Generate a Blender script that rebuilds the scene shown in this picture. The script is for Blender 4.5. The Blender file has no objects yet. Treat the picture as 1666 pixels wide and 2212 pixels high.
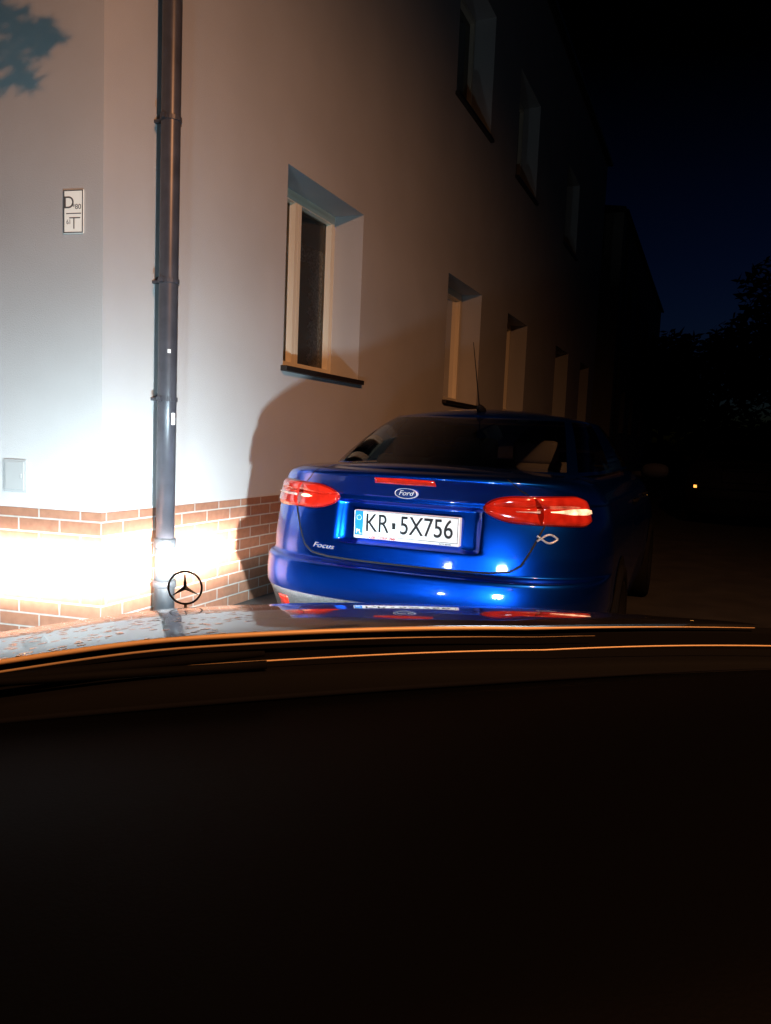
import bpy, bmesh, math, random
from mathutils import Vector, Matrix
C = bpy.context.scene.collection
R = math.radians
PI = math.pi
random.seed(4)

# ------------------------------------------------------------------ helpers
def lerp_tab(tab, x):
    if x <= tab[0][0]: return tab[0][1]
    for (x0, y0), (x1, y1) in zip(tab, tab[1:]):
        if x <= x1: return y0 + (y1 - y0) * (x - x0) / (x1 - x0)
    return tab[-1][1]
def sstep(a, b, x):
    t = min(1, max(0, (x - a) / (b - a))); return t * t * (3 - 2 * t)

class MB:
    def __init__(s): s.v = []; s.f = []; s.uv = None
    def add(s, vs, fs):
        b = len(s.v); s.v += [tuple(v) for v in vs]; s.f += [tuple(i + b for i in f) for f in fs]; return s
    def box(s, x0, x1, y0, y1, z0, z1):
        return s.add([(x0,y0,z0),(x1,y0,z0),(x1,y1,z0),(x0,y1,z0),(x0,y0,z1),(x1,y0,z1),(x1,y1,z1),(x0,y1,z1)],
            [(0,3,2,1),(4,5,6,7),(0,1,5,4),(1,2,6,5),(2,3,7,6),(3,0,4,7)])
    def quad(s, a, b, c, d): return s.add([a,b,c,d], [(0,1,2,3)])
    def grid(s, rows, closed=False):
        n = len(rows[0]); vs = [p for r in rows for p in r]; fs = []
        for i in range(len(rows)-1):
            for j in range(n - (0 if closed else 1)):
                k = (j+1) % n
                fs.append((i*n+j, i*n+k, (i+1)*n+k, (i+1)*n+j))
        return s.add(vs, fs)
    def tube(s, pts, r, n=10, closed=False, caps=True):
        pts = [Vector(p) for p in pts]; rows = []
        for i, p in enumerate(pts):
            if closed: t = pts[(i+1)%len(pts)] - pts[i-1]
            else: t = pts[min(i+1,len(pts)-1)] - pts[max(i-1,0)]
            t.normalize()
            up = Vector((0,0,1)) if abs(t.z) < .9 else Vector((0,1,0))
            a = t.cross(up).normalized(); b = t.cross(a)
            rr = r[i] if isinstance(r, (list,tuple)) else r
            rows.append([p + a*math.cos(2*PI*k/n)*rr + b*math.sin(2*PI*k/n)*rr for k in range(n)])
        if closed: rows.append(rows[0])
        base = len(s.v)
        s.grid(rows, True)
        if caps and not closed:
            s.f.append(tuple(base + k for k in range(n)))
            s.f.append(tuple(base + (len(rows)-1)*n + k for k in range(n))[::-1])
        return s
    def lathe_x(s, prof, cx, cy, cz, n=32):
        rows = [[(cx+x, cy+r*math.cos(2*PI*k/n), cz+r*math.sin(2*PI*k/n)) for k in range(n)] for x, r in prof]
        return s.grid(rows, True)
    def build(s, name, m, parent=None, smooth=False, bevel=0, weld=True):
        me = bpy.data.meshes.new(name); me.from_pydata(s.v, [], s.f)
        bm = bmesh.new(); bm.from_mesh(me)
        if s.uv:
            uvl = bm.loops.layers.uv.new('UVMap'); bm.verts.ensure_lookup_table()
            for f in bm.faces:
                for l in f.loops: l[uvl].uv = s.uv[l.vert.index]
        elif weld: bmesh.ops.remove_doubles(bm, verts=bm.verts, dist=1e-5)
        if not s.uv: bmesh.ops.recalc_face_normals(bm, faces=bm.faces)
        if bevel: bmesh.ops.bevel(bm, geom=list(bm.edges), offset=bevel, segments=2, affect='EDGES', profile=.5)
        for f in bm.faces: f.smooth = smooth
        bm.to_mesh(me); bm.free()
        me.materials.append(m)
        o = bpy.data.objects.new(name, me); C.objects.link(o)
        if parent: o.parent = parent
        return o

def tag(o, label=None, cat=None, group=None, kind=None):
    if label: o['label'] = label
    if cat: o['category'] = cat
    if group: o['group'] = group
    if kind: o['kind'] = kind
    return o
def empty(name, loc, rz=0):
    o = bpy.data.objects.new(name, None); C.objects.link(o); o.location = loc; o.rotation_euler = (0,0,rz)
    o.empty_display_size = .2
    return o

def mat(name, base, rough=.5, metal=0, spec=.5, coat=0, emit=None, es=0, noise=None, bump=None, cr=.03):
    m = bpy.data.materials.new(name); m.use_nodes = True
    nt = m.node_tree; b = nt.nodes['Principled BSDF']
    b.inputs['Base Color'].default_value = (*base, 1)
    b.inputs['Roughness'].default_value = rough
    b.inputs['Metallic'].default_value = metal
    b.inputs['Specular IOR Level'].default_value = spec
    b.inputs['Coat Weight'].default_value = coat
    b.inputs['Coat Roughness'].default_value = cr
    if emit: b.inputs['Emission Color'].default_value = (*emit, 1); b.inputs['Emission Strength'].default_value = es
    tc = nt.nodes.new('ShaderNodeTexCoord')
    if noise:   # (scale, amount)
        n = nt.nodes.new('ShaderNodeTexNoise'); n.inputs['Scale'].default_value = noise[0]; n.inputs['Detail'].default_value = 6
        nt.links.new(tc.outputs['Object'], n.inputs['Vector'])
        r = nt.nodes.new('ShaderNodeValToRGB')
        r.color_ramp.elements[0].position = .3; r.color_ramp.elements[1].position = .7
        r.color_ramp.elements[0].color = (*[c*(1-noise[1]) for c in base], 1)
        r.color_ramp.elements[1].color = (*[min(1,c*(1+noise[1])) for c in base], 1)
        nt.links.new(n.outputs['Fac'], r.inputs['Fac']); nt.links.new(r.outputs['Color'], b.inputs['Base Color'])
    if bump:    # (scale, strength, distance)
        n = nt.nodes.new('ShaderNodeTexNoise'); n.inputs['Scale'].default_value = bump[0]; n.inputs['Detail'].default_value = 4
        nt.links.new(tc.outputs['Object'], n.inputs['Vector'])
        bu = nt.nodes.new('ShaderNodeBump'); bu.inputs['Strength'].default_value = bump[1]; bu.inputs['Distance'].default_value = bump[2]
        nt.links.new(n.outputs['Fac'], bu.inputs['Height']); nt.links.new(bu.outputs['Normal'], b.inputs['Normal'])
    return m
def lens_mat(name, base, emit, es):  # emission stands in for headlight light thrown back by the lens
    m = mat(name, base, .12, coat=1, emit=emit, es=es); nt = m.node_tree; b = nt.nodes['Principled BSDF']
    tc = nt.nodes.new('ShaderNodeTexCoord'); v = nt.nodes.new('ShaderNodeTexNoise'); v.inputs['Scale'].default_value = 22; v.inputs['Detail'].default_value=1
    nt.links.new(tc.outputs['Object'], v.inputs['Vector'])
    mr = nt.nodes.new('ShaderNodeMapRange'); mr.inputs[1].default_value=.3; mr.inputs[2].default_value=.7; mr.inputs[3].default_value=es*1.6; mr.inputs[4].default_value=es*.4
    nt.links.new(v.outputs['Fac'], mr.inputs[0]); nt.links.new(mr.outputs[0], b.inputs['Emission Strength'])
    return m

M = {}
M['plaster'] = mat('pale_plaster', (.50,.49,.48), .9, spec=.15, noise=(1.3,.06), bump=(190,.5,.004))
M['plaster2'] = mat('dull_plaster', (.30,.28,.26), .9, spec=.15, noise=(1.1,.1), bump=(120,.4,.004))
M['frame'] = mat('white_window_frame', (.90,.82,.64), .35)
M['sill'] = mat('dark_metal_sill', (.018,.014,.013), .45)
M['roof'] = mat('dark_roof', (.03,.02,.018), .8, noise=(6,.3))
M['gutter'] = mat('dark_brown_gutter', (.02,.014,.012), .4)
M['pipe'] = mat('brown_downpipe', (.056,.055,.064), .34, noise=(9,.25), spec=.5)
M['pipe_base'] = mat('grey_cast_pipe', (.030,.034,.038), .40, noise=(14,.3), bump=(60,.3,.004))
M['sticker'] = mat('white_sticker', (.8,.8,.78), .5)
M['sign_white'] = mat('sign_white_retro_glow', (.8,.77,.70), .4, emit=(1,.93,.82), es=.24)  # emission stands in for headlight light returned by the reflective face
M['dark_room'] = mat('dark_room', (.06,.055,.05), .9)
M['curtain'] = mat('lace_curtain', (.88,.84,.74), .9, noise=(48,.6))
M['leaf'] = mat('dark_leaf', (.008,.015,.007), .8, spec=.03, noise=(2,.4))
M['bark'] = mat('bark', (.02,.016,.014), .9, bump=(20,.6,.02))
M['asphalt'] = mat('asphalt', (.036,.034,.032), .85, spec=.2, noise=(3,.25), bump=(90,.5,.006))
M['paving'] = mat('paving', (.16,.15,.14), .85, noise=(5,.2), bump=(60,.4,.004))
M['blue'] = mat('blue_metallic_paint', (.002,.070,.56), .34, metal=.99, coat=1, cr=.06)
M['black_paint'] = mat('black_paint', (.003,.003,.0032), .7, spec=.1)
M['black_plastic'] = mat('black_plastic', (.005,.005,.006), .8, spec=.08)
M['diffuser'] = mat('grained_grey_plastic', (.06,.06,.06), .6, bump=(160,.6,.006), noise=(110,.5))
M['seam'] = mat('seam_shadow', (.004,.004,.006), .8)
M['chrome'] = mat('chrome', (.80,.80,.81), .34, metal=.35)
M['fish'] = mat('silver_emblem', (.46,.49,.54), .3, metal=.3, emit=(.8,.9,1), es=.06)  # faint emission puts light into the emblem, which is no lamp
M['badge_grey'] = mat('badge_silver', (.34,.36,.40), .4, metal=.4)
M['chrome_dark'] = mat('dark_chrome', (.05,.05,.05), .3, metal=1)
M['tyre'] = mat('tyre', (.006,.006,.006), .9, spec=.05)
M['rim'] = mat('alloy_rim', (.04,.04,.042), .5, metal=.9)
M['red_lamp'] = lens_mat('red_lamp', (.42,.011,.005), (1,.040,.011), .20)
M['red_dark'] = mat('dark_red_lamp', (.18,.004,.002), .10, coat=1, emit=(1,.03,.006), es=.05)  # faint glow put in for headlight light caught by the lens
M['lens_glint_dim'] = lens_mat('clear_lens_glint_dim', (.55,.42,.38), (1,.38,.26), .24)
M['lens_glint'] = lens_mat('clear_lens_glint', (.75,.50,.40), (1,.54,.30), 2.0)  # headlight glint in the clear lens, put in as emission
M['amber'] = mat('amber_lamp', (.6,.25,.03), .2, emit=(1,.42,.08), es=2)
M['plate'] = mat('plate_white', (.82,.83,.84), .4, emit=(.9,.95,1), es=.28)  # emission puts extra light into the plate, which is no lamp
M['plate_blue'] = mat('plate_blue', (.01,.22,.75), .4, emit=(.02,.25,.8), es=.1)  # band gets a faint glow of its own as well
M['plate_ink'] = mat('plate_ink', (.01,.01,.012), .5)
M['sign_ink'] = mat('sign_ink', (.10,.09,.085), .6)
M['red_ink'] = mat('red_ink', (.5,.03,.03), .5)
M['badge_blue'] = mat('badge_blue', (.012,.035,.16), .25, coat=.3)
M['seat'] = mat('seat_fabric', (.06,.054,.048), .9)
M['dash'] = mat('black_dashboard', (.0006,.0006,.0009), .55, spec=.06, bump=(250,.3,.0006))
M['edge'] = mat('dash_edge_highlight', (.005,.005,.0058), .9, spec=.03)  # lighter than the dash: painted highlight along its front edge
M['lamp_streak'] = mat('painted_lamp_reflection', (.64,.44,.22), .42, metal=.1)  # gold colour stands in for the sodium lamp's reflection
M['lamp_streak_dim'] = mat('painted_lamp_reflection_dim', (.36,.25,.13), .45, metal=.1)  # weaker copy of the painted sodium reflection
M['rubber'] = mat('black_rubber', (.003,.003,.003), .8, spec=.06)
M['cover'] = mat('grey_cover', (.36,.36,.35), .5)

def hood_mat():
    m = mat('wet_dark_bonnet_paint', (.010,.0095,.009), .32, coat=1)
    nt = m.node_tree; b = nt.nodes['Principled BSDF']
    tc = nt.nodes.new('ShaderNodeTexCoord')
    vo = nt.nodes.new('ShaderNodeTexVoronoi'); vo.inputs['Scale'].default_value = 62; vo.inputs['Randomness'].default_value = 1
    nt.links.new(tc.outputs['Object'], vo.inputs['Vector'])
    n = nt.nodes.new('ShaderNodeTexNoise'); n.inputs['Scale'].default_value = 22; n.inputs['Detail'].default_value = 2
    nt.links.new(tc.outputs['Object'], n.inputs['Vector'])
    r = nt.nodes.new('ShaderNodeMapRange'); r.inputs[1].default_value=.0; r.inputs[2].default_value=.40; r.inputs[3].default_value=1; r.inputs[4].default_value=0
    nt.links.new(vo.outputs['Distance'], r.inputs[0])
    r2 = nt.nodes.new('ShaderNodeMapRange'); r2.inputs[1].default_value=.44; r2.inputs[2].default_value=.50
    nt.links.new(n.outputs['Fac'], r2.inputs[0])
    sx = nt.nodes.new('ShaderNodeSeparateXYZ'); nt.links.new(tc.outputs['Object'], sx.inputs[0])
    r3 = nt.nodes.new('ShaderNodeMapRange'); r3.inputs[1].default_value=.10; r3.inputs[2].default_value=-.05
    nt.links.new(sx.outputs[0], r3.inputs[0])
    a = nt.nodes.new('ShaderNodeMath'); a.operation='MULTIPLY'; nt.links.new(r.outputs[0],a.inputs[0]); nt.links.new(r2.outputs[0],a.inputs[1])
    a2 = nt.nodes.new('ShaderNodeMath'); a2.operation='MULTIPLY'; nt.links.new(a.outputs[0],a2.inputs[0]); nt.links.new(r3.outputs[0],a2.inputs[1])
    bu = nt.nodes.new('ShaderNodeBump'); bu.inputs['Strength'].default_value=1; bu.inputs['Distance'].default_value=.013
    nt.links.new(a2.outputs[0], bu.inputs['Height']); nt.links.new(bu.outputs['Normal'], b.inputs['Normal']); nt.links.new(bu.outputs['Normal'], b.inputs['Coat Normal'])
    return m
M['hood'] = hood_mat()

def glass_mat(name, tint, gl):
    m = bpy.data.materials.new(name); m.use_nodes = True; nt = m.node_tree
    nt.nodes.clear()
    out = nt.nodes.new('ShaderNodeOutputMaterial'); mix = nt.nodes.new('ShaderNodeMixShader')
    tr = nt.nodes.new('ShaderNodeBsdfTransparent'); tr.inputs['Color'].default_value = (*tint,1)
    g = nt.nodes.new('ShaderNodeBsdfGlossy'); g.inputs['Roughness'].default_value = .02
    fr = nt.nodes.new('ShaderNodeFresnel'); fr.inputs['IOR'].default_value = gl
    nt.links.new(fr.outputs[0], mix.inputs[0]); nt.links.new(tr.outputs[0], mix.inputs[1]); nt.links.new(g.outputs[0], mix.inputs[2])
    nt.links.new(mix.outputs[0], out.inputs[0]); return m
M['pane'] = glass_mat('window_glass', (.9,.92,.92), 1.5)
M['car_glass'] = glass_mat('tinted_car_glass', (.78,.80,.78), 1.7)
M['dark_pane'] = mat('dark_pane', (.012,.012,.013), .08)

def brick_mat():
    m = bpy.data.materials.new('clinker_brick'); m.use_nodes = True; nt = m.node_tree; b = nt.nodes['Principled BSDF']
    uv = nt.nodes.new('ShaderNodeUVMap'); br = nt.nodes.new('ShaderNodeTexBrick')
    br.inputs['Scale'].default_value = 1; br.inputs['Brick Width'].default_value = .25; br.inputs['Row Height'].default_value = .0745
    br.inputs['Mortar Size'].default_value = .0050; br.inputs['Mortar Smooth'].default_value = .15; br.inputs['Bias'].default_value = 0
    br.inputs['Color1'].default_value = (.40,.19,.115,1); br.inputs['Color2'].default_value = (.33,.15,.092,1); br.inputs['Mortar'].default_value = (.5,.46,.41,1)
    nt.links.new(uv.outputs[0], br.inputs['Vector'])
    n = nt.nodes.new('ShaderNodeTexNoise'); n.inputs['Scale'].default_value = 25; nt.links.new(uv.outputs[0], n.inputs['Vector'])
    mx = nt.nodes.new('ShaderNodeMix'); mx.data_type = 'RGBA'; mx.blend_type = 'MULTIPLY'; mx.inputs[0].default_value = .4
    nt.links.new(br.outputs['Color'], mx.inputs[6]); nt.links.new(n.outputs['Fac'], mx.inputs[7])
    nt.links.new(mx.outputs[2], b.inputs['Base Color'])
    b.inputs['Roughness'].default_value = .55; b.inputs['Specular IOR Level'].default_value = .4
    bu = nt.nodes.new('ShaderNodeBump'); bu.inputs['Strength'].default_value = .8; bu.inputs['Distance'].default_value = .006; bu.invert = True
    nt.links.new(br.outputs['Fac'], bu.inputs['Height']); nt.links.new(bu.outputs['Normal'], b.inputs['Normal'])
    return m
M['brick'] = brick_mat()

def text(body, size, parent, loc, m, name, rot=(PI/2,0,0), sx=1, shear=0, ext=.0006, align='CENTER', bold=0):
    cu = bpy.data.curves.new('t','FONT'); cu.body = body; cu.size = size; cu.extrude = ext; cu.shear = shear
    cu.align_x = align; cu.align_y = 'CENTER'; cu.offset = bold
    o = bpy.data.objects.new('t', cu); C.objects.link(o)
    dg = bpy.context.evaluated_depsgraph_get(); dg.update()
    me = bpy.data.meshes.new_from_object(o.evaluated_get(dg)); bpy.data.objects.remove(o); me.name = name
    me.materials.clear(); me.materials.append(m)
    t = bpy.data.objects.new(name, me); C.objects.link(t); t.parent = parent
    t.location = loc; t.rotation_euler = rot; t.scale = (sx,1,1)
    return t

# ------------------------------------------------------------------ camera
W0 = 1666.; F0 = 1663.
cam = bpy.data.cameras.new('camera'); co = bpy.data.objects.new('camera', cam); C.objects.link(co)
p = R(5.53); ph = R(2.4)
Fv = Vector((0, math.cos(p), -math.sin(p))); U0 = Vector((0, math.sin(p), math.cos(p)))
Rv = Vector((1,0,0))*math.cos(ph) + U0*math.sin(ph); Uv = Rv.cross(Fv)
mw = Matrix((Rv, Uv, -Fv)).transposed().to_4x4(); mw.translation = (0,0,1.27)
co.matrix_world = mw
cam.sensor_fit = 'HORIZONTAL'; cam.sensor_width = 36; cam.lens = 36*F0/W0; cam.clip_start = .02; cam.clip_end = 2000
bpy.context.scene.camera = co

# ------------------------------------------------------------------ ground
g = MB(); g.quad((-600,-600,0),(600,-600,0),(600,600,0),(-600,600,0)); tag(g.build('road', M['asphalt']), kind='structure')

# ------------------------------------------------------------------ building
BR = R(90-22.7); BLOC = (-1.485,4.0,0)
LDw = Vector((-.974,.227,0)); _l = Matrix.Rotation(-BR,3,'Z') @ LDw
LD = (_l.x,_l.y); LN = (-_l.y,_l.x)
EAVE = 8.2; REV = .335
def wall_holes(mb, x0, x1, z0, z1, holes):
    xs = sorted({x0,x1,*[h[0] for h in holes],*[h[1] for h in holes]}); zs = sorted({z0,z1,*[h[2] for h in holes],*[h[3] for h in holes]})
    for a,b in zip(xs,xs[1:]):
        for c,d in zip(zs,zs[1:]):
            if any(h[0]<=a and b<=h[1] and h[2]<=c and d<=h[3] for h in holes): continue
            mb.quad((a,0,c),(b,0,c),(b,0,d),(a,0,d))
    for a,b,c,d in holes:
        mb.quad((a,0,c),(a,REV,c),(a,REV,d),(a,0,d)); mb.quad((b,0,c),(b,REV,c),(b,REV,d),(b,0,d))
        mb.quad((a,0,d),(b,0,d),(b,REV,d),(a,REV,d)); mb.quad((a,0,c),(b,0,c),(b,REV,c),(a,REV,c))
def make_window(par, h, detailed=False):
    a,b,c,d = h; y0 = REV-.06; y1 = REV+.02; fw = .040; mid = (a+b)/2-.025
    m = MB()
    m.box(a,a+fw,y0,y1,c,d); m.box(b-fw,b,y0,y1,c,d); m.box(a+fw,b-fw,y0,y1,c,c+fw); m.box(a+fw,b-fw,y0,y1,d-fw,d)
    for s0,s1 in ((a+fw,mid),(mid,b-fw)):
        e = .046; q0 = y0-.015; q1 = y1-.02; g_=.003; s0+=g_; s1-=g_
        m.box(s0,s0+e,q0,q1,c+fw+g_,d-fw-g_); m.box(s1-e,s1,q0,q1,c+fw+g_,d-fw-g_)
        m.box(s0+e,s1-e,q0,q1,c+fw+g_,c+fw+e); m.box(s0+e,s1-e,q0,q1,d-fw-e,d-fw-g_)
    w = m.build('window', M['frame'], par)
    pn = MB(); pn.quad((a+fw,REV-.02,c+fw),(b-fw,REV-.02,c+fw),(b-fw,REV-.02,d-fw),(a+fw,REV-.02,d-fw))
    pn.build('pane', M['pane'] if detailed else M['dark_pane'], w)
    s = MB(); s.box(a-.03,b+.03,-.05,REV-.065,c-.035,c-.003+.006); s.build('sill', M['sill'], w, bevel=.004)
    if detailed:
        cu = MB(); rows=[]
        for i in range(90):
            z = c+.10+(d-c-.46)*i/89
            wv = .165+.085*abs(math.sin(i*.26))+.012*math.sin(i*1.7)
            rows.append([(b-.085-wv+wv*k/8, REV+.002+.006*math.sin(k*2.1), z) for k in range(9)])
        cu.grid(rows)
        rows=[]
        for k in range(60):
            x = a+.06+(b-a-.12)*k/59
            rows.append([(x, REV+.012+.006*math.sin(k*1.3), d-.44-.03*abs(math.sin(k*.5))), (x, REV+.012+.006*math.sin(k*1.3), d-.32)])
        cu.grid(rows)
        cu.build('curtain', M['curtain'], w, smooth=True)
        rm = MB(); rm.box(a-.1,b+.3,REV+.04,REV+1.2,c-.05,d+.05); rm.f = [f for i,f in enumerate(rm.f) if i!=2]
        rm.build('room_interior', M['dark_room'], w)
    return w

bld = empty('apartment_building', BLOC, BR)
tag(bld, 'pale plastered apartment building with brick plinth, brown downpipe and deep windows', 'building')
LOW = [(1.80,3.09,1.755,3.17),(5.42,6.8,1.73,3.17),(8.2,9.5,1.73,3.17),(12.0,13.4,1.73,3.17),(15.0,16.3,1.73,3.17)]
UPP = [(5.38,6.8,5.12,6.6),(8.2,9.55,5.12,6.6),(12.1,13.5,5.12,6.6)]
BL = 17.2
w = MB(); wall_holes(w, 0, BL, 0, EAVE, LOW+UPP)
A=(0,0); Dp=(LD[0]*9.2, LD[1]*9.2); Cp=(BL, Dp[1])
for P,Q in ((Dp,A),((BL,0),Cp),(Cp,Dp)):
    w.quad((*P,0),(*Q,0),(*Q,EAVE),(*P,EAVE))
w.build('wall', M['plaster'], bld)
PZ = .815
e=.009
pc=((e+LN[1]*e)/LN[0], -e); pl=(pc[0]+LD[0]*9, pc[1]+LD[1]*9)
pm = MB()
pm.v=[(*pl,0),(*pc,0),(BL,-e,0),(*pl,PZ),(*pc,PZ),(BL,-e,PZ),(Dp[0]*.97,Dp[1]*.97,PZ),(0,0,PZ),(BL,0,PZ),(*pc,0),(*pc,PZ)]
pm.f=[(0,1,4,3),(9,2,5,10),(3,4,7,6),(4,5,8,7)]
pm.uv=[(-9,0-.02),(0,-.02),(BL,-.02),(-9,PZ-.02),(0,PZ-.02),(BL,PZ-.02),(-9,PZ),(0,PZ),(BL,PZ),(0.09,-.02),(.09,PZ-.02)]
pm.build('plinth', M['brick'], bld)
for i,h in enumerate(LOW): make_window(bld, h, i<2)
for h in UPP: make_window(bld, h)
def roof(par, x0, x1, y1, name='roof', skew=0):
    o=.04; m=MB(); z=EAVE; t=.16
    a=(x0-o,-o,z); b=(x1+o,-o,z); c=(x1+o,y1+o,z); d=(x0-o+skew,y1+o,z)
    m.add([a,b,c,d],[(0,1,2,3)])
    a2,b2,c2,d2=[(q[0],q[1],z+t) for q in (a,b,c,d)]
    for P,Q,P2,Q2 in ((a,b,a2,b2),(b,c,b2,c2),(c,d,c2,d2),(d,a,d2,a2)): m.quad(P,Q,Q2,P2)
    ym=(y1)/2; r0=(x0+ym,ym,z+2.0); r1=(x1-ym*.9,ym,z+2.0)
    m.quad(a2,b2,r1,r0); m.quad(c2,d2,r0,r1); m.add([b2,c2,r1],[(0,1,2)]); m.add([d2,a2,r0],[(0,1,2)])
    rf = m.build(name, M['roof'], par)
    gt = MB(); gt.tube([(x0-o+.02,-o-.05,z+.03),(x1+o-.02,-o-.05,z+.03)], .05, 12); gt.build('gutter', M['gutter'], rf, smooth=True)
roof(bld, 0, BL, Dp[1], skew=Dp[0])
# downpipe
px, py, pr = .385, -.105, .052
dp = MB(); dp.tube([(px,py,z) for z in (.63,1.5,2.4,4,6,8.1)], pr, 24)
dpo = dp.build('downpipe', M['pipe'], bld, smooth=True)
b_=MB(); b_.tube([(px,py,z) for z in (0,.37)], pr+.006, 24); b_.tube([(px,py,.37),(px,py,.372),(px,py,.41),(px,py,.412)], [pr+.006,pr+.014,pr+.014,pr+.004], 24)
b_.tube([(px,py,.41),(px,py,.60)], pr+.004, 24); b_.tube([(px,py,.598),(px,py,.60),(px,py,.65),(px,py,.655)], [pr+.004,pr+.010,pr+.010,pr], 24)
b_.build('pipe_base', M['pipe_base'], dpo, smooth=True)
for z in (1.43,2.07,2.92,4.6,6.6):
    k=MB(); k.tube([(px,py,z-.012),(px,py,z-.0119),(px,py,z+.0119),(px,py,z+.012)],[pr,pr+.006,pr+.006,pr],24)
    k.box(px-.012,px+.012,py+pr,0,z-.008,z+.008); k.box(px-pr-.022,px-pr-.002,py-.012,py+.012,z-.012,z+.012); k.box(px+pr+.002,px+pr+.022,py-.012,py+.012,z-.012,z+.012)
    k.build('bracket', M['pipe'], dpo)
def pipe_sticker(z0,z1,a0,a1):
    k=MB(); k.grid([[(px+(pr+.0025)*math.cos(a0+(a1-a0)*i/8), py+(pr+.0025)*math.sin(a0+(a1-a0)*i/8), z) for i in range(9)] for z in (z0,z1)])
    k.build('sticker', M['sticker'], dpo, smooth=True)
cd = Matrix.Rotation(-BR,3,'Z') @ (Vector((0,0,0))-Vector(BLOC)); ca = math.atan2(cd.y-py, cd.x-px)
pipe_sticker(1.68,1.70,ca-.02,ca+.3); pipe_sticker(1.29,1.355,ca+.45,ca+.95)

LM = Matrix.Rotation(BR,4,'Z')
def on_left(s, z, off): return Vector((LD[0]*s+LN[0]*off, LD[1]*s+LN[1]*off, z))
def left_thing(name, s, z):
    wp = Vector(BLOC) + LM.to_3x3() @ on_left(s, z, .002)
    dx = LM.to_3x3() @ Vector((-LD[0],-LD[1],0))
    return empty(name, wp, math.atan2(dx.y, dx.x))
sg = left_thing('wall_sign', .165, 2.345); tag(sg, 'small white utility marker plate with black letters beside the building corner', 'sign')
m=MB(); m.box(-.058,.058,-.006,0,-.108,.108); m.build('plate', M['sign_white'], sg, bevel=.002)
m=MB(); 
for x0,x1,z0,z1 in ((-.056,.056,.101,.106),(-.056,.056,-.106,-.101),(-.056,-.051,-.101,.101),(.051,.056,-.101,.101),(-.040,.045,-.012,-.008),(.002,.007,-.085,-.03),(-.022,.04,-.034,-.029)): m.box(x0,x1,-.008,-.005,z0,z1)
m.build('border', M['sign_ink'], sg)
text('D', .085, sg, (-.026,-.0065,.042), M['sign_ink'], 'lettering')
text('*80', .036, sg, (.020,-.0065,.022), M['sign_ink'], 'lettering')
text('61', .034, sg, (-.026,-.0065,-.052), M['sign_ink'], 'lettering', sx=.8)
mb = left_thing('meter_cover', .512, .985); tag(mb, 'small square grey cover set in the pale wall just above the brick plinth', 'utility cover')
m=MB(); m.box(-.07,.07,-.012,0,-.088,.088); m.build('frame', M['cover'], mb, bevel=.003)
m=MB(); m.box(-.058,.058,-.017,-.011,-.076,.076); m.build('door', M['cover'], mb, bevel=.003)
m=MB(); m.box(.035,.047,-.021,-.0165,-.012,.012); m.build('latch', M['cover'], mb, bevel=.002)

# second building
b2 = empty('apartment_building', Vector(BLOC)+LM.to_3x3()@Vector((21.2,0,0)), BR)
tag(b2, 'dim farther apartment building beyond the gap down the dark street', 'building')
H2 = [(t,t+1.35,z0,z0+1.45) for t in (2.4,5.4,9.6,13.4) for z0 in (1.74,5.12)]
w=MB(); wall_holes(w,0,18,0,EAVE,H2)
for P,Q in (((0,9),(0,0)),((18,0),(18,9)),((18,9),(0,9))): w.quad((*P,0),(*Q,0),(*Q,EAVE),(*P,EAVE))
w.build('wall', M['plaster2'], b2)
for h in H2: make_window(b2,h)
roof(b2,0,18,9)
d=MB(); d.tube([(.4,-.1,0),(.4,-.1,8.1)],.05,12); d.build('downpipe', M['pipe'], b2, smooth=True)

pv = MB(); pv.box(0,45,-.55,-.012,-.05,.1); pvo = pv.build('pavement', M['paving']); pvo.location=BLOC; pvo.rotation_euler=(0,0,BR); tag(pvo, kind='structure')

# ------------------------------------------------------------------ sedan
EXP=2/2.8; LL=.6; WREF=.9
_t=[(0,0,0)]
for i in range(1,401):
    f=PI/2*(i/400)**1.6
    x=WREF*math.sin(f)**EXP; y=LL*(1-max(0,math.cos(f))**EXP)
    _t.append((_t[-1][0]+math.hypot(x-_t[-1][1],y-_t[-1][2]),x,y))
AQ=_t[-1][0]; CL=4.5; SIDE=CL-2*LL; AT=2*AQ+SIDE
TX=[(a,x/WREF) for a,x,y in _t]; TY=[(a,y) for a,x,y in _t]
YR=[(.2,.14),(.3,.08),(.40,.035),(.476,-.002),(.480,-.010),(.486,-.024),(.51,-.0305),(.54,-.0325),(.565,-.0315),(.60,-.0275),(.628,-.0225),(.638,-.018),(.645,-.010),(.651,.006),(.657,.034),(.663,.044),(.672,.046),(.74,.050),(.8,.057),(.87,.067),(.93,.079),(.985,.086),(.990,.081),(1.05,.044),(1.080,.020),(1.088,.016),(1.098,.017),(1.106,.026),(1.112,.043),(1.116,.064),(1.12,.09)]
YF=[(.2,.16),(.4,.03),(.6,0),(.8,.03),(1.0,.1),(1.12,.22)]
WZ=[(.2,.84),(.3,.885),(.5,.91),(.75,.91),(.9,.897),(1.0,.868),(1.06,.83),(1.09,.79),(1.11,.74),(1.12,.69)]
def ZT(y): return lerp_tab([(0,1.12),(3.3,1.09),(3.7,1.0),(4.2,.86),(4.5,.76)],y)
def recess(x,z): return .036*(1-sstep(.33,.375,abs(x)))*sstep(.748,.768,z)*(1-sstep(.946,.964,z))
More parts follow.
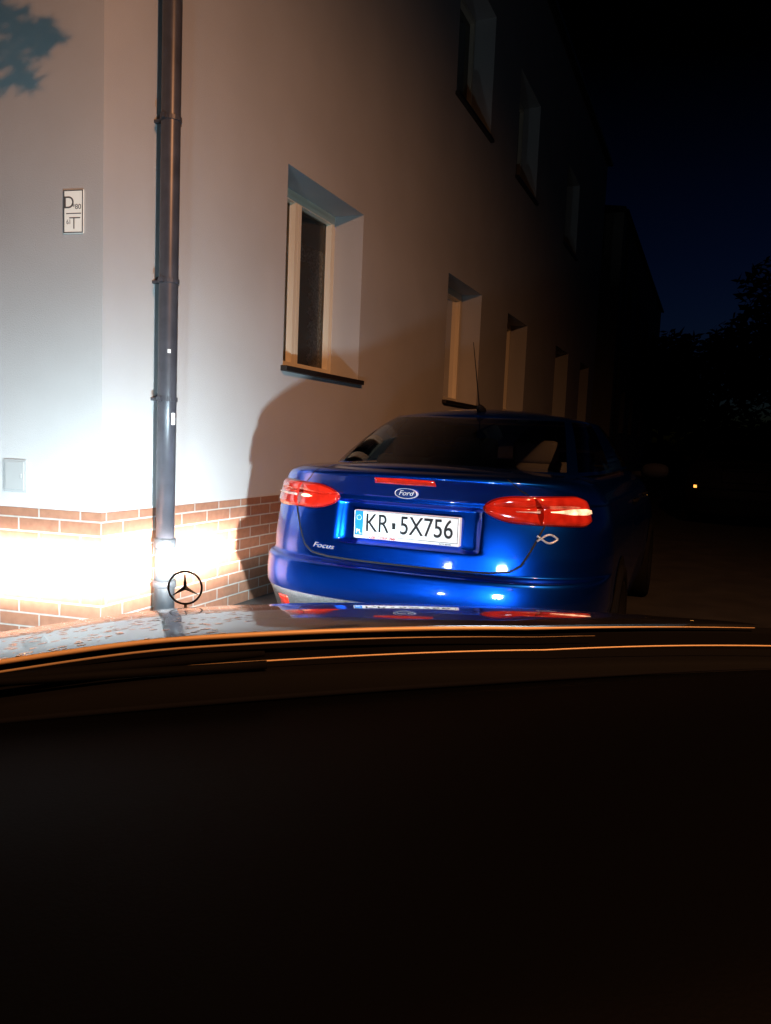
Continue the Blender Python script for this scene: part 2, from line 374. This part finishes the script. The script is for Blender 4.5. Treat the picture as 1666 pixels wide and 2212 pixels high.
def S(a,z):
    s=1 if a>=0 else -1; A=abs(a)
    if A<=AQ: X=lerp_tab(TX,A); Y=lerp_tab(TY,A)
    elif A<=AQ+SIDE: X=1; Y=LL+A-AQ
    else: X=lerp_tab(TX,AT-A); Y=CL-lerp_tab(TY,AT-A)
    x=s*lerp_tab(WZ,z)*X
    y=Y+lerp_tab(YR,z)*(1-sstep(.2,1.4,Y))-lerp_tab(YF,z)*sstep(3.2,4.3,Y)
    if Y<.4: y+=recess(x,z)
    zz=.2+(z-.2)*(ZT(Y)-.2)/.92
    return Vector((x,y,zz))
def SN(a,z):
    d=.004; n=(S(a+d,z)-S(a-d,z)).cross(S(a,min(1.12,z+d))-S(a,z-d)); n.normalize(); return n
ZL=[.2,.25,.3,.36,.40,.44,.465,.474,.477,.480,.483,.486,.492,.50,.51,.525,.54,.553,.565,.58,.59,.60,.613,.622,.628,.633,.638,.6415,.645,.648,.651,.654,.657,.660,.663,.667,.672,.68,.70,.73,.745,.75,.755,.76,.765,.772,.785,.82,.86,.9,.935,.946,.950,.954,.958,.962,.968,.977,.983,.986,.989,.993,1.0,1.015,1.03,1.05,1.065,1.074,1.08,1.084,1.088,1.092,1.096,1.1,1.103,1.106,1.109,1.112,1.1145,1.117,1.12]
acol=[0]
while acol[-1]<1.35: acol.append(acol[-1]+.016)
while acol[-1]<AT-1.2: acol.append(acol[-1]+.12)
n_=24; st=acol[-1]
for i in range(1,n_+1): acol.append(st+(AT-st)*i/n_)
acols=[-a for a in acol[:0:-1]]+acol

def patch(name,a0,a1,zt,zb,off,m,par,na=28,nz=8,bulge=0):
    rows=[]
    for i in range(na+1):
        u=i/na; a=a0+(a1-a0)*u; t=zt(u); b=zb(u); r=[]
        for j in range(nz+1):
            v=j/nz; z=b+(t-b)*v
            sh=(1-(2*v-1)**4)*(1-(2*u-1)**6)
            r.append(S(a,z)+SN(a,z)*(off+bulge*sh))
        rows.append(r)
    full=[]
    for i,r in enumerate(rows):
        u=i/na; a=a0+(a1-a0)*u
        full.append([S(a,zb(u))-SN(a,zb(u))*.004]+r+[S(a,zt(u))-SN(a,zt(u))*.004])
    mb=MB(); mb.grid(full)
    for r,aa,u in ((full[0],a0,0),(full[-1],a1,1)):
        inner=[Vector(q)-SN(aa,.95)*(off+.004) for q in r]; mb.grid([r,inner])
    return mb.build(name,m,par,smooth=True)
def ribbon(path, wd, off=.0015):
    P=[Vector(q) for q in path]
    Q=[]
    for p0,p1 in zip(P,P[1:]):
        for k in range(10): Q.append(p0.lerp(p1,k/10))
    Q.append(P[-1])
    rows=[]
    for i,q in enumerate(Q):
        t=(Q[min(i+1,len(Q)-1)]-Q[max(i-1,0)]).normalized(); n=Vector((-t.y,t.x))*wd/2
        rows.append([S(*(q+n))+SN(*(q+n))*off, S(*(q-n))+SN(*(q-n))*off])
    mb=MB(); mb.grid(rows); return mb

def GS(phi,q):
    ex=2/4.5
    sx=abs(math.sin(phi))**ex; sy=abs(math.cos(phi))**ex*(1 if math.cos(phi)>0 else -1)
    W=.765+(.600-.765)*q+.03*q*(1-q)
    yr=.43+(1.20-.43)*(q**1.08); yf=3.55+(2.55-3.55)*q
    yc=(yr+yf)/2; H=(yf-yr)/2
    z=1.112+(1.415-1.112)*(1-(1-q)**1.18)
    return W*sx, yc-H*sy, z, sx, sy
def GP(phi,q,sgn):
    x,y,z,_,_=GS(phi,q); return Vector((sgn*x,y,z))
def make_sedan(name,paint):
    root=empty(name,(0,0,0))
    mb=MB(); rows=[[S(a,z) for a in acols] for z in ZL]; mb.grid(rows)
    cap=[]
    for a in acol:
        r=[]; P=S(a,1.12); xe=P.x
        for k in range(-12,13):
            kk=k/12; r.append(Vector((xe*kk,P.y,P.z+.028*(1-kk*kk)*min(1,xe/.5))))
        cap.append(r)
    mb.grid(cap)
    und=[[Vector((S(a,.2).x*k,S(a,.2).y,.2)) for k in (-1,0,1)] for a in acol]; mb.grid(und)
    mb.build('body',paint,root,smooth=True)
    brk=[0,.76,.92,1.52,1.62,2.2,2.42,PI]
    def seg(p0,p1,n): return [p0+(p1-p0)*i/n for i in range(n+1)]
    qv=seg(.0,.05,2),seg(.05,.94,10),seg(.94,1,2)
    shell=MB(); glass={'rear_window':MB(),'windscreen':MB()}; sides=[]
    for sgn in (-1,1):
        for bi,(p0,p1) in enumerate(zip(brk,brk[1:])):
            ps=seg(p0,p1,24 if bi in (0,6) else 10)
            if bi==0: ps=[p1*(i/24)**2.0 for i in range(25)]
            if bi==6: ps=[PI-(PI-p0)*(1-i/24)**2.0 for i in range(25)]
            for qi,qs in enumerate(qv):
                rows=[[GP(pp,q,sgn) for pp in ps] for q in qs]
                isg = qi==1 and bi in (0,2,4,6)
                if not isg: shell.grid(rows)
                elif bi==0: glass['rear_window'].grid(rows)
                elif bi==6: glass['windscreen'].grid(rows)
                else:
                    t_=MB(); t_.grid(rows); sides.append(t_)
    ps=[PI/2*(1-math.cos(PI*i/90)) for i in range(91)]
    cap=[]
    for pp in ps:
        x,y,z,sx,sy=GS(pp,1)
        cap.append([Vector((x*k/14,y,z+.068*(1-(k/14)**2)*(1-abs(sy)**3)**.6)) for k in range(-14,15)])
    shell.grid(cap)
    shell.build('roof',paint,root,smooth=True)
    for k,v in glass.items(): v.build(k,M['car_glass'],root,smooth=True)
    for v in sides: v.build('side_window',M['car_glass'],root,smooth=True)
    for x in (-.38,.02,.38):
        s=MB(); s.box(x-.13,x+.13,1.12,1.21,1.15,1.29); s.build('headrest',M['seat'],root,bevel=.03,smooth=True)
    s=MB(); s.box(-.62,.62,1.12,1.28,.98,1.17); s.build('rear_seat',M['seat'],root,bevel=.04,smooth=True)
    for x in (-.37,.37):
        s=MB(); s.box(x-.22,x+.22,2.05,2.2,1.0,1.22); s.box(x-.12,x+.12,2.06,2.16,1.24,1.38); s.build('front_seat',M['seat'],root,bevel=.03,smooth=True)
    for sx in (-1,1):
        for y in (1.0,3.62):
            t=MB(); t.lathe_x([(-.10*sx,.24),(-.10*sx,.30),(-.08*sx,.318),(.08*sx,.318),(.105*sx,.30),(.105*sx,.235),(.08*sx,.225)], .83*sx,y,.318,36)
            wh=t.build('wheel',M['tyre'],root,smooth=True)
            r=MB(); r.lathe_x([(.0,.225),(.10*sx,.228),(.103*sx,.215),(.07*sx,.205),(.05*sx,.19)],.83*sx,y,.318,36)
            r.lathe_x([(.02*sx,.001),(.02*sx,.2)],.83*sx,y,.318,24); r.lathe_x([(.09*sx,.001),(.09*sx,.045),(.05*sx,.05)],.83*sx,y,.318,20)
            for k in range(5):
                an=2*PI*k/5; dy,dz=math.cos(an),math.sin(an)
                for w_ in (-.16,.16):
                    r.tube([(.90*sx,y+.04*dy,.318+.04*dz),(.905*sx,y+.205*math.cos(an+w_),.318+.205*math.sin(an+w_))],.014,6)
            r.build('rim',M['rim'],wh,smooth=True)
            arch=MB(); rows=[]
            for k in range(25):
                an=PI*k/24; rows.append([Vector((sx*(lerp_tab(WZ,.318+rr*math.sin(an)*.9)+.003),y+rr*math.cos(an),.318+rr*math.sin(an))) for rr in (.30,.365)])
            arch.grid(rows); arch.build('wheel_arch',M['black_plastic'],root,smooth=True)
        mi=MB()
        rows=[]
        for i in range(9):
            th=PI*i/8; rr=math.sin(th)**.6 if 0<i<8 else .01
            rows.append([Vector((sx*(.95+.10*-math.cos(th)),3.02+.06*rr*math.cos(2*PI*k/14),1.10+.06*rr*math.sin(2*PI*k/14))) for k in range(14)])
        mi.grid(rows,True); mi.tube([(sx*.78,3.05,1.06),(sx*.92,3.03,1.08)],.025,8)
        mi.build('wing_mirror',M['black_plastic'],root,smooth=True)
    return root

sed=make_sedan('parked_car',M['blue'])
tag(sed,'blue parked sedan with white number plate and red tail lamps','car')
sed.location=(.072,3.56,0); sed.rotation_euler=(0,0,R(-22))

def r4(u):
    q=1-min(1,u/.36); return max(0,1-q**2.3)**.62
def r5(u): q=max(0,(u-.86)/.14); return math.sqrt(max(0,1-q*q*.75))
A0,A1=.372,.910
TOP=lambda a:.967+(.060*r4((a-A0)/(A1-A0))+.014*(a-A0)/(A1-A0))*r5((a-A0)/(A1-A0))
BOT=lambda a:.964-(.060*r4((a-A0)/(A1-A0))+.008*(a-A0)/(A1-A0))*r5((a-A0)/(A1-A0))
for s in (-1,1):
    L=A1-A0
    tl=patch('tail_lamp',A0*s,A1*s,lambda u:TOP(A0+L*u),lambda u:BOT(A0+L*u),.004,M['red_dark'],sed,60,12,.014)
    for b0,b1 in ((A0+.012,.628),(.640,A1-.014)):
        ins=.005
        patch('lamp_lens',b0*s,b1*s,lambda u:TOP(b0+(b1-b0)*u)-ins,lambda u:BOT(b0+(b1-b0)*u)+ins,.014,M['red_lamp'],tl,36,10,.012)
    if s>0:
        patch('lamp_strip',(A0+.15)*s,.632*s,lambda u:.957+.005*u,lambda u:.955-.002*u,.029,M['lens_glint_dim'],tl,24,3,.003)
        patch('lamp_glint',.68*s,(A1-.022)*s,lambda u:.962+.012*sstep(0,.6,u)-.006*sstep(.88,1,u),lambda u:.957-.010*sstep(0,.6,u)+.006*sstep(.88,1,u),.029,M['lens_glint'],tl,24,3,.003)  # glowing wedge paints the headlight glint; no bulb is modelled
    else:
        patch('lamp_glint',(A0+.16)*s,(.61)*s,lambda u:.959+.007*sstep(0,.4,u)-.004*sstep(.8,1,u),lambda u:.956-.005*sstep(0,.4,u)+.004*sstep(.8,1,u),.029,M['lens_glint'],tl,24,3,.003)  # smaller painted headlight glint on the left lens
        patch('lamp_strip',.655*s,(A1-.03)*s,lambda u:.964,lambda u:.953,.029,M['lens_glint_dim'],tl,24,3,.003)
    patch('reflector',.66*s,.75*s,lambda u:.440,lambda u:.375,.009,M['red_lamp'],sed,6,4,.004)
patch('brake_lamp',-.165,.165,lambda u:1.082-.002*abs(2*u-1),lambda u:1.054+.002*abs(2*u-1),.004,M['red_lamp'],sed,24,4,.004)
patch('diffuser',-.95,.95,lambda u:.477,lambda u:.255,.003,M['diffuser'],sed,60,8,.002)
lid=[(-.655,.905),(-.60,.80),(-.55,.715),(-.50,.684),(-.40,.673),(-.2,.670),(0,.670),(.2,.670),(.40,.673),(.50,.684),(.55,.715),(.60,.80),(.655,.905)]
ribbon(lid,.009).build('boot_seam',M['seam'],sed)
for s in (-1,1):
    ribbon([(.61*s,1.036),(.58*s,1.06),(.57*s,1.105)],.007).build('boot_seam',M['seam'],sed)
    for y in (1.75,2.85): ribbon([((AQ+y-LL)*s,.35),((AQ+y-LL)*s,1.08)],.006).build('door_seam',M['seam'],sed)
# number plate
py_=.072
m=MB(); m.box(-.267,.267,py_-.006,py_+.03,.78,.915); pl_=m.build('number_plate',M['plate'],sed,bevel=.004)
m=MB(); m.box(-.2585,-.219,py_-.0085,py_-.005,.796,.911); m.build('plate_band',M['plate_blue'],pl_)
m=MB()
for x0,x1,z0,z1 in ((-.26,.26,.9115,.9130),(-.26,.26,.7945,.796),(-.2600,-.2585,.7945,.913),(.2585,.2600,.7945,.913)): m.box(x0,x1,py_-.0088,py_-.005,z0,z1)
m.build('plate_border',M['plate_ink'],pl_)
text('KR',.124,pl_,(-.146,py_-.0075,.8535),M['plate_ink'],'lettering',sx=.80,bold=.0006)
text('5X756',.124,pl_,(.104,py_-.0075,.8535),M['plate_ink'],'lettering',sx=.80,bold=.0006)
text('PL',.030,pl_,(-.239,py_-.0092,.812),M['plate'],'lettering')
m=MB(); m.box(-.067,-.050,py_-.0082,py_-.005,.836,.866); m.build('plate_sticker',M['plate_ink'],pl_)
st=MB()
for k in range(12):
    an=2*PI*k/12; cx,cz=-.239+.012*math.cos(an),.880+.012*math.sin(an); st.box(cx-.0013,cx+.0013,py_-.0095,py_-.008,cz-.0013,cz+.0013)
st.build('plate_stars',M['plate'],pl_)
text('OLEJE  CZERPI  PMK',.014,pl_,(-.12,py_-.0068,.7868),M['red_ink'],'lettering',sx=1.2,bold=.0004)
text('AUTO SERWIS',.009,pl_,(.2,py_-.0068,.7868),M['plate_ink'],'lettering')
# badges
bz=1.012; by=S(0,bz).y
N=40
def ell(rx,rz,y): return [Vector((rx*math.cos(2*PI*k/N),y,bz+rz*math.sin(2*PI*k/N))) for k in range(N)]
m=MB(); m.grid([ell(.058,.026,by+.02),ell(.058,.026,by-.012),ell(.055,.0240,by-.016),ell(.0535,.0222,by-.014),ell(.0001,.0001,by-.014)],True)
bd=m.build('badge',M['chrome'],sed,smooth=True)
m=MB(); m.grid([ell(.0538,.0226,by-.0135),ell(.053,.0215,by-.0155),ell(.0001,.0001,by-.0165)],True); m.build('badge_field',M['badge_blue'],bd,smooth=True)
text('Ford',.033,bd,(0,by-.0175,bz+.001),M['chrome'],'lettering',shear=.35,sx=1.15,bold=0)
pp=S(-.432,.722); nn=SN(-.432,.722); yaw=math.atan2(nn.x,-nn.y)
text('Focus',.036,sed,pp+nn*.0045,M['badge_grey'],'model_badge',rot=(PI/2,0,yaw),shear=.4,sx=1.55,bold=0,ext=.0015)
m=MB()
def on(a,z): return S(a,z)+SN(a,z)*.006
fa,fz=.665,.842
fp=lambda sgn:[on(fa+.048-.096*i/20, fz+sgn*(.019*math.sin(PI*i/16) if i<=16 else -.012*(i-16)/4)) for i in range(21)]
m.tube(fp(1),.0050,8); m.tube(fp(-1),.0050,8); m.build('fish_emblem',M['fish'],sed,smooth=True)
m=MB(); m.tube([(0.0,1.32,1.455),(0.0,1.27,1.475),(0,1.25,1.485)],[.03,.022,.008],10); m.tube([(0,1.26,1.48),(-.0,1.06,1.84)],[.004,.002],6)
m.build('antenna',M['black_plastic'],sed,smooth=True)
for s in (-1,1):
    for y in (1.85,2.75):
        m=MB(); x=lerp_tab(WZ,.93)+.018; m.tube([(s*(x-.02),y,.93),(s*x,y+.03,.93),(s*x,y+.17,.93),(s*(x-.02),y+.2,.93)],.011,8); m.build('door_handle',M['black_plastic'],sed,smooth=True)

far=make_sedan('parked_car',M['black_paint'])
far.location=(5.85,12.6,0); far.rotation_euler=(0,0,R(-22)); tag(far,'black car parked far down the dark street showing one small amber light','car')
patch('amber_lamp',-.80,-.74,lambda u:.69,lambda u:.645,.004,M['amber'],far,6,4,.004)

# ------------------------------------------------------------------ own car front
own=empty('car',(.042,0,0)); own.rotation_euler=(0,R(-2.6),R(14))
tag(own,'dark grey car in the foreground, bonnet with raised star emblem above black dashboard','car')
def HF(l): return 1.86-.62*(abs(l)/.92)**2.4
HP=[(1.0,.990),(1.06,.9885),(1.12,.985),(1.2,.977),(1.3,.966),(1.38,.9545),(1.45,.942),(1.53,.926),(1.6,.908),(1.68,.885),(1.75,.860),(1.81,.832),(1.86,.80)]
def HR(l): return 1.085-.05*(l/.9)**2
def zc(l): return -(.05 if l<0 else .02)*(abs(l)/.88)**2.5-.010*min(1,(l/.5)**2)-(.012*sstep(0,-.32,l) if l<0 else 0)
hood=MB(); rows=[]
for j in range(61):
    l=-.88+1.76*j/60; r=[]
    for i in range(41):
        u=i/40; f=HR(l)+(HF(l)-HR(l))*u; fe=HR(0)+(1.86-HR(0))*u
        z=lerp_tab(HP,f)*.55+lerp_tab(HP,fe)*.45+zc(l)
        r.append((l,f,z))
    rows.append(r)
hood.grid(rows)
ho=hood.build('hood',M['hood'],own,smooth=True)
sl=MB(); sl.grid([[(l,HR(l)-.001,.984+zc(l)),(l,HR(l)-.003,.975+zc(l)),(l,HR(l)-.006,.94+zc(l))] for l in [-1.0+2.0*j/60 for j in range(61)]])
sl.build('hood_seal',M['rubber'],own)
sk=MB(); rows=[]
pts=[(-.9,-.9)]+[(-.89,y) for y in (-.3,.3,.8)]+[(-.88+1.76*j/60,HF(-.88+1.76*j/60)) for j in range(61)]+[(.89,y) for y in (.8,.3,-.3)]+[(.9,-.9)]
for x,y in pts:
    inh = y>=1.2
    zt_= (lerp_tab(HP,y)*.55+.80*.45+zc(x)) if inh else .90
    rows.append([(x,y,zt_),(x*1.01,y+.02*(1 if inh else 0),zt_-.03),(x*1.02,y+.03*inh,.62),(x*1.02,y+.07*inh,.5),(x*1.0,y+.04*inh,.25)])
sk.grid(rows); sk.build('body',M['hood'],own,smooth=True)
def strip(name,f,z,r,m,l0=-.86,l1=.86,par=own,tp=.72):
    def rad(i): return r*(1-.85*sstep(tp,1,i/50))
    t=MB(); t.tube([(l0+(l1-l0)*i/50,f(l0+(l1-l0)*i/50),z(l0+(l1-l0)*i/50)) for i in range(51)],[rad(i) for i in range(51)],8); return t.build(name,m,par,smooth=True)
strip('hood_reflection_line',lambda l:HR(l)-.006,lambda l:.9845+zc(l),.0038,M['lamp_streak'],-.86,.87,tp=.64)  # added strip drawing the sodium reflection along the bonnet's rear edge
strip('hood_reflection_line',lambda l:HR(l)-.013,lambda l:.9735+zc(l),.0018,M['lamp_streak_dim'],-.86,.60,tp=.6)
HC=lambda l:1.12-.05*(l/.9)**2
cw=MB(); cw.grid([[(l,f,z+zc(l)) for f,z in ((HC(l)-.04,.950),(HC(l)-.06,.948),(HC(l)-.10,.950),(HC(l)-.112,.945),(HC(l)-.115,.90))] for l in [-1.0+2.0*i/40 for i in range(41)]])
cw.build('cowl',M['rubber'],own,smooth=True)
strip('cowl_reflection_line',lambda l:HC(l)-.088,lambda l:.960+zc(l)+.008*sstep(.1,.8,l),.0013,M['lamp_streak'],-.02,.98,tp=.9)  # added strip drawing the sodium reflection along the cowl
wp=MB(); wp.tube([(-.62,1.03,.948),(-.3,1.045,.953),(.02,1.05,.963),(.10,1.055,.963)],[.007,.009,.008,.004],8); wp.tube([(-.6,1.04,.945),(-.25,1.03,.958),(.1,1.02,.958)],.006,8)
wp.build('wiper',M['rubber'],own,smooth=True)
ds=MB(); rows=[]
for i in range(61):
    l=-1.0+2.0*i/60; r=[]
    for j in range(31):
        f=1.005-.06*(l/.88)**2-.95*j/30
        z=.915+.012*math.sin(PI*min(1,j/20))-.10*sstep(18,30,j)+.02*math.exp(-((l+.45)/.3)**2-((f-.65)/.25)**2)
        r.append((l,f,z))
    rows.append([(l,r[0][1]+.004,r[0][2]-.05)]+r)
ds.grid(rows); ds.build('dashboard',M['dash'],own,smooth=True)
strip('dash_edge',lambda l:1.0-.06*(l/.88)**2,lambda l:.919,.004,M['edge'])
ex,ey,ez=-.016,1.735,.862
em=MB(); n=48; cz=ez+.062; RR=.0362; tw=R(-10); cx_,sx_=math.cos(tw),math.sin(tw)
def ep(x,y,z): return (ex+x*cx_-y*sx_, ey+x*sx_+y*cx_, z)
em.tube([ep(RR*math.cos(2*PI*k/n),0,cz+RR*math.sin(2*PI*k/n)) for k in range(n)],.0024,8,closed=True)
for k in range(3):
    an=PI/2+2*PI*k/3; d_=(math.cos(an),math.sin(an)); pn=(-d_[1],d_[0]); q=.0058
    tip=ep(RR*d_[0],0,cz+RR*d_[1]); b1=ep(q*(pn[0]*.87-d_[0]*.5),0,cz+q*(pn[1]*.87-d_[1]*.5)); b2_=ep(q*(-pn[0]*.87-d_[0]*.5),0,cz+q*(-pn[1]*.87-d_[1]*.5))
    f_=ep(0,-.005,cz); k_=ep(0,.005,cz)
    em.add([tip,b1,b2_,f_,k_],[(0,1,3),(0,3,2),(0,4,1),(0,2,4)])
eo=em.build('hood_emblem',M['chrome_dark'],own,smooth=False)
st_=MB(); st_.tube([(ex,ey,ez-.012),(ex,ey,ez-.002),(ex,ey,ez+.004),(ex,ey,ez+.012),(ex,ey,cz-RR)],[.019,.017,.009,.004,.0028],14); st_.build('emblem_base',M['chrome_dark'],eo,smooth=True)
M['headlamp']=mat('lit_headlamp',(.8,.8,.8),.2,emit=(.80,.92,1),es=280)
LZ=.575; lamps=[]
for s in (-1,1):
    hl=MB(); rows=[]
    for i in range(7):
        th=PI/2*i/6; rows.append([Vector((.60*s+.17*math.cos(th)*math.cos(2*PI*k/20),1.655+.03*math.sin(th),LZ+.045*math.cos(th)*math.sin(2*PI*k/20))) for k in range(20)])
    hl.grid(rows,True); hl.build('headlight',M['headlamp'],own,smooth=True)
    lamps.append((.60*s,1.715,LZ))

# ------------------------------------------------------------------ trees
def tree(loc,h,r,seed,nl,ls,label,zr=.8,trunk_r=.16,centers=None,group=None,asp=.45,name='tree',cat='tree'):
    rnd=random.Random(seed); root=empty(name,loc)
    tag(root,label,cat,group)
    if centers is None:
        centers=[]
        for i in range(16):
            a=rnd.uniform(0,2*PI); q=rnd.random()**.6*r*.8; centers.append((q*math.cos(a),q*math.sin(a),h-r*zr*rnd.uniform(.3,1.9),r*rnd.uniform(.28,.5)))
    t=MB(); top=Vector((rnd.uniform(-.2,.2),rnd.uniform(-.2,.2),h*.75)); t.tube([(0,0,-.05),(.03,.02,h*.3),tuple(top)],[trunk_r*1.2,trunk_r*.85,trunk_r*.3],10)
    for c in centers[:9]:
        b=Vector((.02,.02,h*rnd.uniform(.3,.6))); e_=Vector(c[:3]); t.tube([b,b.lerp(e_,.5)+Vector((0,0,.15*r)),e_],[trunk_r*.4,trunk_r*.25,trunk_r*.08],6)
    t.build('trunk',M['bark'],root,smooth=True)
    m=MB(); tot=sum(c[3]**2 for c in centers)
    for c in centers:
        for k in range(max(16,int(nl*c[3]**2/tot))):
            d=Vector((rnd.gauss(0,1),rnd.gauss(0,1),rnd.gauss(0,1))).normalized()*c[3]*rnd.random()**.45
            q=Vector(c[:3])+d; u=Vector((rnd.gauss(0,1),rnd.gauss(0,1),rnd.gauss(0,.6))).normalized(); v=u.orthogonal().normalized()
            s_=ls*rnd.uniform(.6,1.3)
            m.add([q-u*s_,q+v*s_*asp,q+u*s_,q-v*s_*asp],[(0,1,2,3)])
    m.build('crown',M['leaf'],root,weld=False)
    return root
G='dark trees at the end of the street'
tree((15.6,29,0),9.2,3.4,1,5200,.24,'tallest dark tree, at the right edge against the night sky',group=G)
tree((13.8,33,0),7.0,2.6,2,3600,.24,'middle dark tree, lower than the tall one at the right edge',group=G)
tree((12.6,36,0),6.0,2.2,3,3000,.24,'lowest dark tree, nearest to the far building',group=G)
tree((19.0,25,0),9.0,3.4,6,3000,.26,'dark tree mostly cut off by the right edge',group=G)
rb=random.Random(8)
tree((15.5,38,0),1.5,1,12,7500,.28,'low dark hedge below the trees across the end of the street',centers=[(-6+i*.75,rb.uniform(-.6,.6),rb.uniform(.5,3.2),rb.uniform(.9,1.4)) for i in range(32)],trunk_r=.08,name='hedge',cat='hedge')
LAMP=Vector((2.06,-.97,4.8))
def wallpt(pxx,pyy):
    k=(pxx-833)/F0; s=(-1.485-4.0*k)/(.974+.227*k); X=-1.485-.974*s; Y=4+.227*s
    hor=945+.042*(pxx-833); return Vector((X,Y,1.27+(hor-pyy)*Y/F0))
tl=Vector((-2.4,.6,0)); cs=[]
for q in ((8,40,.05),(20,90,.06),(50,105,.050),(78,110,.045),(104,128,.028),(120,132,.014),(30,135,.06),(65,140,.045),(20,170,.045),(45,185,.030),(60,205,.018),(66,218,.010),(30,210,.016),(14,215,.016),(86,150,.025),(-60,100,.12),(-60,180,.10),(-160,60,.2),(-160,170,.2),(-300,120,.3),(-320,-20,.3)):
    P=wallpt(q[0],q[1]); c=P.lerp(LAMP,.22); cs.append((c.x-tl.x,c.y-tl.y,c.z,q[2]*.92))
tree(tl,3.7,.6,9,3600,.050,'leafy tree whose shadow falls on the upper left of the pale wall',centers=cs[::-1],trunk_r=.08,asp=.14)

# ------------------------------------------------------------------ lights
def headlamp(pos,aim,pitch,hot,mid,wide,sh=9,shm=22,sv=2.4,shw=48):
    L=bpy.data.lights.new('headlamp_beam','SPOT'); L.energy=4*PI; L.spot_size=R(172); L.spot_blend=.3; L.shadow_soft_size=.032
    o=bpy.data.objects.new('headlamp_beam',L); C.objects.link(o); o.location=pos
    d=Vector((math.sin(R(aim))*math.cos(R(pitch)),math.cos(R(aim))*math.cos(R(pitch)),math.sin(R(pitch))))
    o.rotation_euler=d.to_track_quat('-Z','Y').to_euler()
    L.use_nodes=True; nt=L.node_tree; em=nt.nodes['Emission']
    tc=nt.nodes.new('ShaderNodeTexCoord'); sp=nt.nodes.new('ShaderNodeSeparateXYZ'); nt.links.new(tc.outputs['Normal'],sp.inputs[0])
    def mth(op,a,b=None):
        n=nt.nodes.new('ShaderNodeMath'); n.operation=op
        for i,x in enumerate((a,b)):
            if x is None: continue
            if isinstance(x,(int,float)): n.inputs[i].default_value=x
            else: nt.links.new(x,n.inputs[i])
        return n.outputs[0]
    az=mth('ABSOLUTE',sp.outputs[2]); h=mth('ARCTAN2',sp.outputs[0],az); v=mth('ARCTAN2',sp.outputs[1],az)
    h2=mth('MULTIPLY',h,h); v2=mth('MULTIPLY',v,v)
    def comp(I,s1,s2,col):
        e_=mth('EXPONENT',mth('MULTIPLY',mth('ADD',mth('MULTIPLY',h2,1/R(s1)**2),mth('MULTIPLY',v2,1/R(s2)**2)),-1))
        vm=nt.nodes.new('ShaderNodeVectorMath'); vm.operation='SCALE'; vm.inputs[0].default_value=[c*I for c in col]; nt.links.new(e_,vm.inputs['Scale']); return vm.outputs[0]
    cs=[comp(hot,sh,sv,(1,.98,.95)),comp(mid,shm,18,(.83,.94,1)),comp(wide,shw,38,(.36,.78,1))]
    a=nt.nodes.new('ShaderNodeVectorMath'); a.operation='ADD'; nt.links.new(cs[0],a.inputs[0]); nt.links.new(cs[1],a.inputs[1])
    b=nt.nodes.new('ShaderNodeVectorMath'); b.operation='ADD'; nt.links.new(a.outputs[0],b.inputs[0]); nt.links.new(cs[2],b.inputs[1])
    nt.links.new(b.outputs[0],em.inputs['Color']); em.inputs['Strength'].default_value=1
bpy.context.view_layer.update()
LP=[own.matrix_world@Vector(q) for q in lamps]
headlamp(LP[0],-22,-1.2,1800,35,15,sh=13,shm=21,shw=29,sv=2.3)
headlamp(LP[1],-30,-1.7,2000,112,30,sh=9.5,shm=17.5,shw=23,sv=2.3)
L=bpy.data.lights.new('sodium_lamp','SPOT'); L.energy=1400; L.color=(1,.43,.18); L.shadow_soft_size=.05; L.spot_size=R(104); L.spot_blend=1
o=bpy.data.objects.new('sodium_lamp',L); C.objects.link(o); o.location=LAMP
o.rotation_euler=(LM.to_3x3()@Vector((6.0,5.2,-7.6))).to_track_quat('-Z','Y').to_euler()

# ------------------------------------------------------------------ night sky
wd=bpy.data.worlds.new('World'); bpy.context.scene.world=wd; wd.use_nodes=True; nt=wd.node_tree
bg=nt.nodes['Background']
sky=nt.nodes.new('ShaderNodeTexSky'); sky.sky_type='NISHITA'; sky.sun_disc=False; sky.sun_elevation=R(-4); sky.sun_rotation=R(60)
tc=nt.nodes.new('ShaderNodeTexCoord'); sp=nt.nodes.new('ShaderNodeSeparateXYZ'); nt.links.new(tc.outputs['Generated'],sp.inputs[0])
rp=nt.nodes.new('ShaderNodeValToRGB'); rp.color_ramp.elements[0].position=.1; rp.color_ramp.elements[0].color=(.20,.54,1.9,1); rp.color_ramp.elements[1].position=.42; rp.color_ramp.elements[1].color=(.01,.015,.025,1)
nt.links.new(sp.outputs[2],rp.inputs[0])
mx=nt.nodes.new('ShaderNodeMix'); mx.data_type='RGBA'; mx.blend_type='MULTIPLY'; mx.inputs[0].default_value=1
nt.links.new(sky.outputs[0],mx.inputs[6]); nt.links.new(rp.outputs[0],mx.inputs[7]); nt.links.new(mx.outputs[2],bg.inputs['Color'])
bg.inputs['Strength'].default_value=.075
sc=bpy.context.scene
sc.view_settings.view_transform='Standard'; sc.view_settings.look='None'; sc.view_settings.exposure=0
